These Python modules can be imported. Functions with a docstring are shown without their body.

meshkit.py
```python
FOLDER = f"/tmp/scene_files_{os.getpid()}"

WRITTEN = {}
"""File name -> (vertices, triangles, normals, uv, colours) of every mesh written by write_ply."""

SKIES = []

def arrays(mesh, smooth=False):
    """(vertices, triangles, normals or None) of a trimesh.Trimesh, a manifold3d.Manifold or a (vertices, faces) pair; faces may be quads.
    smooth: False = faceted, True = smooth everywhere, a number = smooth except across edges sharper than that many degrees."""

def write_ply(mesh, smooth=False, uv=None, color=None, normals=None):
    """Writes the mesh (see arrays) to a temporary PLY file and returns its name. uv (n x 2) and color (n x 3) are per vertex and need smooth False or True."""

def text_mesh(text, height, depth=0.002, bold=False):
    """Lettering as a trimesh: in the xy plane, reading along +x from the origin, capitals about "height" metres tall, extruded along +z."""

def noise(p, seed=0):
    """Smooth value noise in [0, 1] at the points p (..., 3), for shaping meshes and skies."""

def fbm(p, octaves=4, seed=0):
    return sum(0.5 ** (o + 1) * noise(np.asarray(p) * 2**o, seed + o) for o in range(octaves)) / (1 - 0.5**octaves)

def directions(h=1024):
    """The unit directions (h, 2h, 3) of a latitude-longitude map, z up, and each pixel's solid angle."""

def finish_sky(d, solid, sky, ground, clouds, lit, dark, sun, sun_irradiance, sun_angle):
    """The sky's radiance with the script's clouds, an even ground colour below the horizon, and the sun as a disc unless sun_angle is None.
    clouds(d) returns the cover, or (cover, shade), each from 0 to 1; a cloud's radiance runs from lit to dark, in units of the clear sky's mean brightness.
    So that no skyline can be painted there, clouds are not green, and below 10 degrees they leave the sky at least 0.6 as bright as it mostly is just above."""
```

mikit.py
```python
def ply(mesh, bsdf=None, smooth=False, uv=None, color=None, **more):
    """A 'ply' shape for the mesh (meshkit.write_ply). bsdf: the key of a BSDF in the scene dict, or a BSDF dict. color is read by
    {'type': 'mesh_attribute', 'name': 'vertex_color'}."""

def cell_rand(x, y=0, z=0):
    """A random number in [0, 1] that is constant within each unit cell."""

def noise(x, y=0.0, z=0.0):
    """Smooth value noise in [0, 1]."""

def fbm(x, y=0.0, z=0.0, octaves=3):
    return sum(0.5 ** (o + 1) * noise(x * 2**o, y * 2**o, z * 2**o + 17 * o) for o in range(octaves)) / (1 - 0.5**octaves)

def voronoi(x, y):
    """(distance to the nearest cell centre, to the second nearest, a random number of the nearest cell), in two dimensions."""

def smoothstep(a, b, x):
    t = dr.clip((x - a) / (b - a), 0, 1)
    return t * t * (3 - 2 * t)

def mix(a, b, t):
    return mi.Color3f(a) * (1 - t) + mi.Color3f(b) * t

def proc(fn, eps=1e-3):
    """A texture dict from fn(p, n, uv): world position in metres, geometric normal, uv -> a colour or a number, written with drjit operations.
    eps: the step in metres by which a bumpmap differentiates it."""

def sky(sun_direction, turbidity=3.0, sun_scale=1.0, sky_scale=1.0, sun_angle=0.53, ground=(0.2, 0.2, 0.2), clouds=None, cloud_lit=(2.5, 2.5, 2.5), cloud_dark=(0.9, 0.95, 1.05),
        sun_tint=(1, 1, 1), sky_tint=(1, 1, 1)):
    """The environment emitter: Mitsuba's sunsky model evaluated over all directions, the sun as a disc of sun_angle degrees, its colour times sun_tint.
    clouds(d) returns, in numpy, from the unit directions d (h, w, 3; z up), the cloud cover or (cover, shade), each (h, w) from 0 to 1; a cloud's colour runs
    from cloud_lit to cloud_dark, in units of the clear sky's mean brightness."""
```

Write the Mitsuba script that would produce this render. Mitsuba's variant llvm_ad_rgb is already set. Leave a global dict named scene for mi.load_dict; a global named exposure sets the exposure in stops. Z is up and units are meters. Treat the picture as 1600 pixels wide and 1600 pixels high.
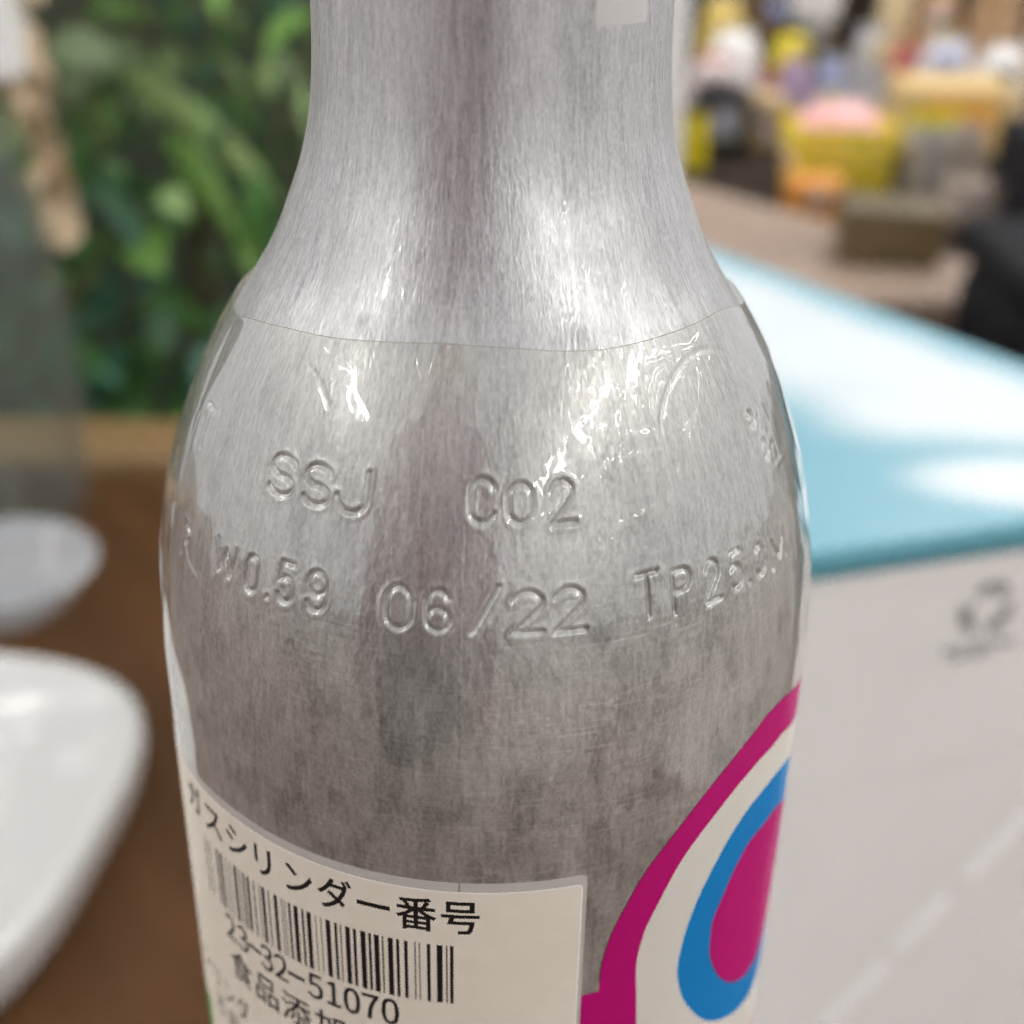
import math, random, numpy as np, trimesh, mitsuba as mi, drjit as dr, mikit
from scipy.spatial import cKDTree
from scipy.interpolate import PchipInterpolator
from shapely.geometry import Polygon, box as sbox
from meshkit import fbm as nfbm, noise as nnoise
from mikit import noise, fbm, smoothstep, mix, proc, ply
T = mi.ScalarTransform4f
random.seed(7); RNG = np.random.default_rng(11)
scene, labels = {}, {}

# ------------------------------------------------------------------ camera, lamps, exposure
CAM = np.array([.00228, -.11007, .36]); PITCH, ROLL = .4838, .0198
fwd = np.array([0, math.cos(PITCH), -math.sin(PITCH)])
upv = np.array([-math.sin(ROLL), math.cos(ROLL) * math.sin(PITCH), math.cos(ROLL) * math.cos(PITCH)])
scene['camera'] = dict(type='thinlens', fov=math.degrees(2 * math.atan(800 / 2100)), fov_axis='x', near_clip=.005, far_clip=60.,
    aperture_radius=.00115, focus_distance=.1025,
    to_world=T().look_at(origin=CAM.tolist(), target=(CAM + fwd).tolist(), up=upv.tolist()))
exposure = 0.66
LAMP = (17., 16.6, 15.9)                      # radiance of the ceiling lamps' diffusers
LAMP_SPOTS = [(-.72, -2.1), (1.95, -1.8), (2.5, -.6), (2.6, .9), (-2.4, -1.4), (-2.4, .4), (.9, 1.9), (-1.12, 2.3), (-1.5, 2.5), (1.7, -3.4), (-1.9, -3.6)]
LAMP_Z = 1.75
scene['room_light'] = dict(type='constant', radiance={'type': 'rgb', 'value': [.50, .50, .51]})     # what the shop's pale walls and ceiling send back

# ------------------------------------------------------------------ helpers
def numbered(k):
    if k not in scene and not any(q.startswith(k + '__') for q in scene) and k not in labels: return k
    i = 1
    while f'{k}_{i:03d}' in labels or f'{k}_{i:03d}' in scene or any(q.startswith(f'{k}_{i:03d}__') for q in scene): i += 1
    return f'{k}_{i:03d}'
def thing(name, label, cat, group=None, kind=None):
    k = numbered(name); labels[k] = dict(label=label, category=cat)
    if group: labels[k]['group'] = group
    return k
def part(parent, name, shape, label=None, kind=None):
    k = numbered(f'{parent}__{name}'); scene[k] = shape
    if label or kind: labels[k] = {**({'label': label} if label else {}), **({'kind': kind} if kind else {})}
    return k
def struct(name, shape, label=None):
    scene[name] = shape; labels[name] = dict(kind='structure', **({'label': label} if label else {}))
def bs(name, d): scene[name] = d; return name
def rgb(c): return {'type': 'rgb', 'value': list(c)} if isinstance(c, (tuple, list)) else c
def prin(c, rough=.5, **k): return dict(type='principled', base_color=rgb(c), roughness=rough, **k)
def two(d): return dict(type='twosided', b=d)
def grid_faces(nu, nv, wrap=False):
    i, j = np.meshgrid(np.arange(nu - 1), np.arange(nv - (0 if wrap else 1)), indexing='ij')
    a, b = i * nv + j, i * nv + (j + 1) % nv
    return np.stack([a, b, b + nv, a + nv], -1).reshape(-1, 4)
def tri(f): return np.vstack([f[:, [0, 1, 2]], f[:, [0, 2, 3]]])
def lathe(prof, n=64):
    p = np.asarray(prof, float); a = np.arange(n) * 2 * np.pi / n
    v = np.stack([p[:, :1] * np.cos(a), p[:, :1] * np.sin(a), np.repeat(p[:, 1:], n, 1)], -1).reshape(-1, 3)
    return trimesh.Trimesh(v, tri(grid_faces(len(p), n, True)), process=False)
def moved(m, loc=(0, 0, 0), rz=0, scale=1):
    m = m.copy(); m.apply_scale(scale); m.apply_transform(trimesh.transformations.rotation_matrix(rz, [0, 0, 1])); m.apply_translation(loc); return m
def rbox(sx, sy, sz, r=.003, loc=(0, 0, 0), rz=0):
    """rounded box, base at loc"""
    import manifold3d as m3
    s = m3.Manifold.sphere(r, 12)
    h = [s.translate((x * (sx / 2 - r), y * (sy / 2 - r), r + z * (sz - 2 * r))) for x in (-1, 1) for y in (-1, 1) for z in (0, 1)]
    m = m3.Manifold.batch_hull(h).to_mesh()
    return moved(trimesh.Trimesh(m.vert_properties[:, :3], m.tri_verts, process=False), loc, rz)
def tube(p, rad, n=10):
    p = np.asarray(p, float); t = np.gradient(p, axis=0); t /= np.linalg.norm(t, axis=1)[:, None] + 1e-12
    a = np.cross(t, [.3, .9, .2]); a /= np.linalg.norm(a, axis=1)[:, None]; b = np.cross(t, a)
    th = np.arange(n) * 2 * np.pi / n; rad = np.broadcast_to(rad, (len(p),))
    v = p[:, None] + rad[:, None, None] * (np.cos(th)[None, :, None] * a[:, None] + np.sin(th)[None, :, None] * b[:, None])
    return trimesh.Trimesh(v.reshape(-1, 3), tri(grid_faces(len(p), n, True)), process=False)
def prism(pts, z0, z1, bevel=0):
    pg = Polygon(pts); m = trimesh.creation.extrude_polygon(pg, z1 - z0, engine='earcut'); m.apply_translation((0, 0, z0)); return m
def sm(a, b, x): t = np.clip((x - a) / (b - a), 0, 1); return t * t * (3 - 2 * t)
cat = trimesh.util.concatenate

# ------------------------------------------------------------------ ceiling lamps (outside the frame; they make the light and the reflections)
bs('m_housing', two(prin((.8, .8, .8), .4)))
for i, (x, y) in enumerate(LAMP_SPOTS):
    k = thing('ceiling_lamp', 'white ceiling lamp hanging above the shop, outside the picture', 'lamp', 'ceiling lamps above the shop')
    part(k, 'housing', ply(rbox(.26, 1.24, .05, .008, (x, y, LAMP_Z + .012)), 'm_housing', smooth=30))
    d = trimesh.creation.box((.2, 1.16, .008)); d.apply_translation((x, y, LAMP_Z))
    part(k, 'diffuser', ply(d, 'm_housing', emitter=dict(type='area', radiance={'type': 'rgb', 'value': list(LAMP)})))

# ------------------------------------------------------------------ floor and tables
def wood(c0, c1, sx, sy, ang=0.):
    ca, sa = math.cos(ang), math.sin(ang)
    def f(p, n, uv):
        x, y = p.x * ca + p.y * sa, p.y * ca - p.x * sa
        g = fbm(x * sx + 3 * fbm(x * 6, y * 2), y * sy, p.z * 20, octaves=4); w = noise(x * 14, y * .8)
        return mix(c0, c1, dr.clip(g * .75 + w * .35, 0, 1))
    return proc(f)
bs('m_floor', two(prin(proc(lambda p, n, uv: mix((.16, .13, .11), (.24, .2, .17), fbm(p.x * 5, p.y * 5, octaves=4))), .5)))
bs('m_table', two(prin(wood((.045, .019, .006), (.125, .055, .018), 60, 7, .62), .6, specular=.22)))
bs('m_rail', two(prin(wood((.2, .12, .05), (.33, .21, .10), 5, 60), .45)))
bs('m_table2', two(prin(wood((.25, .18, .135), (.33, .24, .185), 20, 60, -.9), .5)))
bs('m_darkwood', two(prin(wood((.014, .010, .007), (.035, .024, .017), 20, 60), .75, specular=.12)))
bs('m_under', two(prin((.22, .15, .1), .6)))
g = trimesh.creation.box((12, 12, .02)); g.apply_translation((0, 0, -.73)); struct('floor', ply(g, 'm_floor'))

k = thing('wooden_table', 'brown wooden table that carries the metal gas cylinder and the white dish', 'table')
part(k, 'tabletop', ply(rbox(1.9, 1.06, .03, .004, (-.55, .085, -.03)), 'm_table', smooth=30))
part(k, 'edge_rail', ply(rbox(1.9, .055, .042, .006, (-.55, .645, -.03)), 'm_rail', smooth=30), 'lighter wooden rail along the far edge')
for x, y in ((-1.4, -.38), (.3, -.38), (-1.4, .55), (.3, .55)): part(k, 'leg', ply(rbox(.06, .06, .69, .006, (x, y, -.72)), 'm_table', smooth=30))

k = thing('side_table', 'pale brown wooden table behind the blue topped carton', 'table')
part(k, 'tabletop', ply(prism([(-.1, 1.26), (.1, 1.45), (.425, 1.07), (.4, .972), (.1, .945), (-.1, .98)], -.022, 0), 'm_table2'))
part(k, 'apron', ply(prism([(-.08, 1.24), (.09, 1.42), (.41, 1.06), (.385, .99), (.1, .96), (-.08, 1.0)], -.10, -.0225), 'm_under'))
for x, y in ((-.05, 1.2), (.38, 1.04), (-.04, 1.02)): part(k, 'leg', ply(rbox(.04, .04, .62, .004, (x, y, -.72)), 'm_under', smooth=30))
k = thing('display_counter', 'dark brown display counter under the colourful goods at upper right', 'counter')
part(k, 'countertop', ply(prism([(-.1, 1.6), (.12, 1.5), (.47, 1.09), (1.6, 1.09), (1.6, 2.75), (-.1, 2.75)], -.06, -.032), 'm_darkwood'))
part(k, 'cabinet', ply(prism([(-.08, 1.63), (.14, 1.53), (.49, 1.12), (1.58, 1.12), (1.58, 2.73), (-.08, 2.73)], -.72, -.06), 'm_darkwood'))
part(k, 'back_panel', ply(rbox(1.7, .03, .45, .004, (.75, 2.6, -.032)), 'm_darkwood', smooth=30))

# ------------------------------------------------------------------ the gas cylinder
# s = angle x 30 mm round the axis (0 faces the camera), z in mm above the table
kn = np.array([0, 2, 8, 220, 260, 275, 285, 292, 298, 304, 310, 315, 320, 325, 330, 335, 340, 345, 385])
rv = np.array([25, 28, 30, 30, 30.05, 30.05, 29.98, 29.9, 29.6, 28.85, 27.4, 25.6, 23.45, 20.6, 17.3, 15.2, 14.2, 13.95, 13.95])
from scipy.ndimage import gaussian_filter1d
_z = np.arange(0, 385.01, .25); _r = PchipInterpolator(kn, rv)(_z); _r = np.where(_z > 250, gaussian_filter1d(_r, 9), _r)
PR = PchipInterpolator(_z, _r)
ekn = np.array([-95, -60, -38.8, -30.5, -24, -19, -8, -3.8, 3.1, 8.6, 14.5, 23.6, 32, 47.8, 70, 95])
evv = np.array([324.5, 323.6, 323.5, 324.3, 324.85, 325.1, 325.75, 325.9, 325.75, 325.4, 325.2, 325.25, 325.2, 323.3, 323.6, 324.5])
EDGE = PchipInterpolator(ekn, evv)
def metal_r(z): return PR(z) - .6 * (1 - sm(326.2, 333, z))
# stamped characters: strokes in a unit box
ARC = lambda cx, cy, rx, ry, a0, a1, n=24: [(cx + rx * math.cos(math.radians(a)), cy + ry * math.sin(math.radians(a))) for a in np.linspace(a0, a1, n)]
STROKES = {'S': [ARC(.5, .74, .5, .26, 25, 270) + ARC(.5, .25, .5, .25, 90, -155)], 'J': [[(.95, 1), (.95, .4)] + ARC(.48, .35, .47, .35, 0, -180)],
 'C': [ARC(.5, .68, .5, .32, 20, 180) + ARC(.5, .32, .5, .32, 180, 340)], 'O': [ARC(.5, .66, .5, .34, 0, 180) + ARC(.5, .34, .5, .34, 180, 360) + [(1, .66)]],
 '2': [ARC(.5, .72, .48, .28, 160, -25) + [(.02, 0), (1, 0)]], '6': [ARC(.5, .68, .5, .32, 25, 180) + ARC(.5, .28, .5, .28, 180, 540)],
 '9': [ARC(.5, .7, .5, .3, 0, 360) + [(1, .7)] + ARC(.5, .3, .5, .3, 0, -155)], '5': [[(.92, 1), (.12, 1), (.05, .55)] + ARC(.47, .32, .52, .32, 130, -150)],
 '/': [[(0, 0), (1, 1)]], '.': [[(.4, .3), (.6, .5)]], 'W': [[(0, 1), (.22, 0), (.5, .8), (.78, 0), (1, 1)]], 'T': [[(0, 1), (1, 1)], [(.5, 1), (.5, 0)]],
 'P': [[(0, 0), (0, 1), (.5, 1)] + ARC(.5, .75, .5, .25, 90, -90) + [(0, .5)]], 'M': [[(0, 0), (.05, 1), (.5, .2), (.95, 1), (1, 0)]], '1': [[(.5, 0), (.5, 1)]]}
STROKES['0'] = STROKES['O']
STAMPS = [('S',-20.98,-17.64,313.73,316.88),('S',-16.80,-13.69,313.89,317.01),('J',-13.27,-9.80,313.95,317.27),('C',-1.11,1.46,314.22,317.58),('O',2.23,4.75,314.20,317.26),('2',5.99,8.47,314.01,317.30),
 ('0',-7.69,-5.24,306.38,309.87),('6',-4.36,-2.13,306.51,309.86),('/',-0.68,1.78,306.52,310.28),('2',2.48,5.32,306.46,309.86),('2',5.89,8.80,306.34,309.89),
 ('W',-26.10,-22.76,306.06,308.83),('0',-21.76,-19.87,305.85,309.05),('.',-18.92,-18.52,306.10,306.54),('5',-17.86,-15.85,306.22,309.63),('9',-14.87,-12.72,306.38,309.71),
 ('T',13.08,15.50,306.32,309.97),('P',16.54,18.88,305.99,309.55),('2',20.03,22.17,305.72,309.31),('5',23.2,25.1,305.73,309.10),('.',25.58,26.14,305.55,306.06),('0',26.9,28.9,305.50,308.36),('M',29.9,33.6,305.0,307.8),('O',31.0,32.6,316.3,317.8),('O',32.2,34.0,313.4,315.2),('T',-35.2,-32.2,313.2,316.8),('P',-33.4,-31.2,304.2,307.4)]
def dense(poly, step=.06):
    p = np.asarray(poly, float); out = []
    for a, b in zip(p[:-1], p[1:]):
        n = max(2, int(np.linalg.norm(b - a) / step) + 1); out.append(a + (b - a) * np.linspace(0, 1, n)[:, None])
    return np.vstack(out)
pts = []
for ch, s0, s1, z0, z1 in STAMPS:
    for st in STROKES[ch]:
        q = np.asarray(st, float); m = .22 if ch not in '.' else .1
        pts.append(dense(np.stack([s0 + m + q[:, 0] * (s1 - s0 - 2 * m), z0 + m + q[:, 1] * (z1 - z0 - 2 * m)], 1)))
STAMP = cKDTree(np.vstack(pts))
ring = [(26.2 + 8.2 * math.cos(a), 318.6 + 4.7 * math.sin(a)) for a in np.linspace(-.6, math.pi + .5, 70)]
ring2 = [(-22.5 + 7.6 * math.cos(a), 318.6 + 4.6 * math.sin(a)) for a in np.linspace(.5, 1.2, 20)]
EMBLEM = cKDTree(np.vstack([dense(ring), dense(ring2)]))
WR = [([(18.7,324.9),(20.4,325.0)],.10),([(20.8,324.2),(25.2,323.9),(27.7,324.5)],.12),([(18.5,323.8),(22.4,323.85),(26.9,323.8)],.12),([(19,322.9),(21.1,323.4),(24.7,323.4)],.12),
 ([(18.9,322.7),(17.8,321.8),(17.5,320.5),(18.2,319.1)],.12),([(25.7,322.9),(24.7,321.5),(23.7,320.4),(24,319.8)],.14),([(19.7,322.3),(18.5,321.2),(18.7,320.8)],.12),([(29.9,320),(30.2,318.4),(30.1,317.9)],.14),
 ([(27.8,322.3),(31.9,320),(33.9,316.9)],.13),([(27.3,319.8),(26.8,318.3),(27.9,315.4)],.14),([(20.3,318.7),(23,319.8),(20.7,317.8)],.12),([(22.3,317.5),(23.1,315.2)],.14),([(10.2,319.5),(11.1,317.5),(12,315.2)],.10),
 ([(12.1,317.8),(15.6,318.4)],.10),([(10.6,313.6),(13,314),(15.3,314.3),(18.8,313.1)],.10),([(11.3,312.7),(12.7,313.8)],.12),([(4.3,315),(8.1,314.5),(10.4,314.6)],.04),([(18.1,314.6),(21.2,312.3)],.10),([(9.3,321.2),(10.4,320.1)],.05),
 ([(-18.3,324.2),(-15.8,324.1),(-14.2,323.7)],.10),([(-15.1,323.2),(-14.2,322.5)],.10),([(-7.3,325.5),(-6.5,324.2),(-5.3,322.5)],.10),([(7.1,302.2),(9.9,298.8)],.05),([(-38,323.4),(-33.1,323.9)],.15),
 ([(-36.3,322.6),(-35.1,318.4),(-35,316)],.2),([(-35.2,315.6),(-34,312.5),(-34,309.4)],.2),([(-34.6,308.6),(-33.6,306.3)],.2),([(-30.9,306.9),(-29.4,305.3),(-27.3,304.5)],.1),([(-27,310.5),(-25.8,308.4)],.1),([(8.5,325),(9,324.4)],.06)]
for _ in range(130):      # small crinkles round the stamped emblem
    a, s, z = random.uniform(-1.6, 1.6), random.gauss(18, 5.5), random.gauss(317.2, 3.2); l = random.uniform(.4, 2.0)
    WR.append(([(s, z), (s + l * math.cos(a), z + l * math.sin(a))], random.uniform(.02, .075)))
wpts, wamp = [], []
for p, a in WR:
    d = dense(p); wpts.append(d); wamp.append(a * np.sin(np.linspace(.25, math.pi - .25, len(d))))
WTREE, WAMP = cKDTree(np.vstack(wpts)), np.concatenate(wamp)
def stamp(s, z):
    q = np.stack([s, z], -1).reshape(-1, 2)
    d, _ = STAMP.query(q, distance_upper_bound=.8); e, _ = EMBLEM.query(q, distance_upper_bound=.8)
    near = .045 * (1 - sm(.35, .78, d))                      # raised lip round each stroke
    h = -.26 * (1 - sm(.05, .32, d)) + near * sm(.2, .35, d) - .05 * (1 - sm(.05, .3, e))
    return h.reshape(s.shape)
def metal(s, z, off=0):
    return metal_r(z) + off
def film_gap(s, z):
    """how far the shrunk film stands off the metal"""
    a = np.abs(s) / 30
    side = sm(math.radians(38), math.radians(66), a)
    zz = np.interp(z, [200, 262, 272, 285, 300, 312, 319, 324.5, 326], [.5, .5, .55, .68, .88, .95, .9, .5, .32])
    n = nfbm(np.stack([s / 5, z / 7, 0 * z], -1), 3, 5)
    return .30 + side * (zz - .30) * (.75 + .5 * n)
def film_h(s, z):
    q = np.stack([s, z], -1).reshape(-1, 2)
    d, i = WTREE.query(q, distance_upper_bound=1.2); amp = np.append(WAMP, 0)[i]
    w = (amp * np.exp(-(d / .2) ** 2)).reshape(s.shape)
    st = stamp(s, z)
    big = .06 * (nfbm(np.stack([s / 6, z / 26, 0 * z], -1), 2, 9) - .5)
    m = np.exp(-((s - 19) / 8) ** 2 - ((z - 317) / 5) ** 2)
    fine = .16 * m * (nfbm(np.stack([s / 1.6, z / 1.8, 0 * z], -1), 3, 3) - .5)
    tex = (.012 * sm(300, 308, z) * (.3 + sm(4, 20, s)) + .02 * sm(313, 318, z)) * (nfbm(np.stack([s / 1.0, z / 1.1, 0 * z], -1), 2, 4) - .5)
    seam = .05 * np.exp(-((s + 1.35 + .12 * np.sin(z / 6)) / .14) ** 2)
    return w + .8 * st * (1 - .85 * sm(23, 29, np.abs(s))) + big + fine + tex + seam
def cyl_grid(S, Z, rad):
    """vertices of a sheet: S (mm), Z (mm), rad (mm) arrays of one shape"""
    th = S / 30
    return np.stack([rad * np.sin(th), -rad * np.cos(th), Z], -1).reshape(-1, 3) / 1000
front = np.arange(-44, 44.01, .14); back = np.linspace(44, 2 * math.pi * 30 - 44, 60)[1:-1]
svec = np.concatenate([front, back, [2 * math.pi * 30 - 44]])
S0 = svec
zvec = np.concatenate([kn[:3], np.arange(12, 250, 6.), np.arange(250, 300, 1.), np.arange(300, 327, .13), np.arange(327, 350, .6), np.arange(350, 386, 5)])
Zg, Sg = np.meshgrid(zvec, svec, indexing='ij')
Rm = metal(Sg, Zg)
act = (zvec > 302) & (zvec < 325)
Rm[act] += stamp(np.where(Sg[act] > 100, 200, Sg[act]), Zg[act])
v = cyl_grid(Sg, Zg, Rm); f = tri(grid_faces(len(zvec), len(svec)))
CYL = thing('gas_cylinder', 'dull aluminium gas cylinder with stamped marks, clear sleeve and barcode label', 'gas cylinder')
# metal: brushed, mottled aluminium
def alu_mottle(u, v):
    a = fbm(u * 140, v * 75, 3.1, octaves=4); b = fbm(u * 1500, v * 110, 7.7, octaves=3); c = noise(u * 420, v * 900)
    return a, b, c
def alu_color(p, n, uv):
    u, v = uv.x, uv.y
    a, b, c = alu_mottle(u, v)
    low = 1 - smoothstep(.296, .322, v)
    d = smoothstep(.46, .78, fbm(u * 520 + 9, v * 330, octaves=4)) * low
    grain = noise(u * 3600, v * 900, 5.) - .5                                  # fine drawn grain
    speck = noise(u * 5200, v * 3600, 9.) - .5
    scr = smoothstep(.62, .9, noise(u * 420 + 40 * noise(v * 400), v * 6500, 2.)) * low
    stain = smoothstep(.55, .75, fbm(u * 420 + 3, v * 150 + 8, octaves=3))
    k = .535 + .16 * (a - .5) + .13 * (b - .5) + .13 * grain + .15 * speck + .06 * scr - .13 * d - .06 * stain
    return mix((0, 0, 0), (1.0, .99, .985), dr.clip(k, .1, .85))
def glint(u, v):
    return smoothstep(.70, .80, noise(u * 1900, v * 700, 12.)) * smoothstep(.45, .6, noise(u * 170, v * 130, 5.)) * smoothstep(.318, .326, v)
def alu_rough(p, n, uv):
    a, b, c = alu_mottle(uv.x, uv.y)
    r = dr.clip(.38 + .3 * (a - .5) + .25 * (b - .5), .2, .7)
    return r + (.22 - r) * glint(uv.x, uv.y)
def alu_bump(p, n, uv):
    u, v = uv.x, uv.y; neck = smoothstep(.300, .325, v)
    streak = fbm(u * 1700, v * 140, octaves=3); grit = noise(u * 2600, v * 1500, 4.); fine = noise(u * 5200, v * 3000, 8.)
    scr = smoothstep(.66, .9, noise(u * 330 + 60 * noise(v * 300), v * 5200, 2.)) * (1 - neck)
    rip = noise(u * 900 + 8 * noise(v * 500), v * 2600, 6.) * smoothstep(.0, .025, u) * (1 - neck)
    return streak * (.3 - .18 * neck) + grit * (.7 - .5 * neck) + fine * (.45 - .1 * neck) + scr * .25 + rip * .8
bs('m_aluminium', two(dict(type='bumpmap', arbitrary=proc(alu_bump, eps=5e-5), scale=4.2e-5,
    bsdf=prin(proc(alu_color), proc(alu_rough), metallic=.56, specular=.5))))
mesh_body = trimesh.Trimesh(v, f, process=False)
uvb = np.stack([Sg.ravel() / 1000, Zg.ravel() / 1000], 1)
part(CYL, 'metal_body', ply(mesh_body, 'm_aluminium', smooth=True, uv=uvb))
bs('m_brass', two(prin((.72, .55, .3), .3, metallic=1.)))
part(CYL, 'valve', ply(lathe([(0, .384), (.013, .384), (.013, .396), (.009, .398), (.009, .41), (.0105, .411), (.0105, .418), (.004, .42), (.004, .425), (0, .425)]), 'm_brass', smooth=35))
# clear shrink sleeve: one thin sheet
bs('m_film', dict(type='thindielectric', int_ior=1.53, specular_transmittance=rgb((.965, .965, .94))))
n_low, n_hi = 30, 215
ones = np.ones((1, len(svec)))
etop = EDGE(np.where(svec > 94, svec - 2 * math.pi * 30, svec))
zl = np.linspace(215, 299, n_low)[:, None] * ones
zh = 299.4 + np.linspace(0, 1, n_hi)[:, None] * (etop[None] - 299.4)
Zf = np.vstack([zl, zh]); Sf = np.broadcast_to(svec, Zf.shape)
def film_r(S, Z):
    S = np.where(S > 94, S - 2 * math.pi * 30, S)
    return metal_r(Z) + film_gap(S, Z) + np.where(Z > 255, film_h(S, Z), 0)
vf = cyl_grid(Sf, Zf, film_r(Sf, Zf))
part(CYL, 'clear_sleeve', ply(trimesh.Trimesh(vf, tri(grid_faces(n_low + n_hi, len(svec))), process=False), 'm_film', smooth=True), 'clear shrink film sleeve, crinkled on the right shoulder')
bs('m_film_edge', two(prin((.3, .3, .23), .8, specular=.1)))
Se = np.vstack([svec] * 2); Ze = np.vstack([etop - .05, etop])
ve = cyl_grid(Se, Ze, film_r(Se, Ze) + .012)
part(CYL, 'sleeve_edge', ply(trimesh.Trimesh(ve, tri(grid_faces(2, len(svec))), process=False), 'm_film_edge', smooth=True))
# prints on the sleeve and the label: polygons in (s, z), cut into small cells and laid on the sleeve
def lay(poly, off, cell=1.0, rad=None, edge=0):
    parts = []
    for g in getattr(poly, 'geoms', [poly]):
        x0, z0, x1, z1 = g.bounds
        for xa in np.arange(math.floor(x0 / cell) * cell, x1, cell):
            col = g.intersection(sbox(xa, z0 - 1, xa + cell, z1 + 1))
            for q in getattr(col, 'geoms', [col]):
                if q.geom_type != 'Polygon' or q.area < 1e-6: continue
                if q.bounds[3] - q.bounds[1] > 6 * cell:
                    for za in np.arange(q.bounds[1], q.bounds[3], 4 * cell):
                        w = q.intersection(sbox(xa - 1, za, xa + cell + 1, za + 4 * cell))
                        parts += [h for h in getattr(w, 'geoms', [w]) if h.geom_type == 'Polygon' and h.area > 1e-6]
                else: parts.append(q)
    V, F, n = [], [], 0
    for q in parts:
        vv, ff = trimesh.creation.triangulate_polygon(q, engine='earcut'); V.append(vv); F.append(ff + n); n += len(vv)
    V = np.vstack(V); F = np.vstack(F); r = (rad or film_r)(V[:, 0], V[:, 1]) + off
    m = trimesh.Trimesh(cyl_grid(V[:, 0], V[:, 1], r), F, process=False)
    c = m.triangles_center; fn = m.face_normals
    bad = (fn[:, 0] * c[:, 0] + fn[:, 1] * c[:, 1]) < 0; m.faces[bad] = m.faces[bad][:, ::-1]
    nr = m.vertices * [1, 1, 0]; nr /= np.linalg.norm(nr, axis=1)[:, None]
    return m
def ink(name, c, clear=.18):
    bs(name, dict(type='blendbsdf', weight=clear, a=two(prin(c, .4, specular=.2)), b=dict(type='thindielectric', int_ior=1.5, specular_transmittance=rgb([min(1, x * 1.4 + .1) for x in c]))))
ink('m_magenta', (.50, .002, .165), .1); ink('m_white_ink', (.72, .69, .62), .1); ink('m_blue_ink', (.0, .215, .56), .1); 
def spline(p, n=12):
    p = np.asarray(p, float); t = np.r_[0, np.cumsum(np.linalg.norm(np.diff(p, axis=0), axis=1))]
    q = np.linspace(0, t[-1], n * len(p)); return np.stack([PchipInterpolator(t, p[:, 0])(q), PchipInterpolator(t, p[:, 1])(q)], 1)
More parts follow.
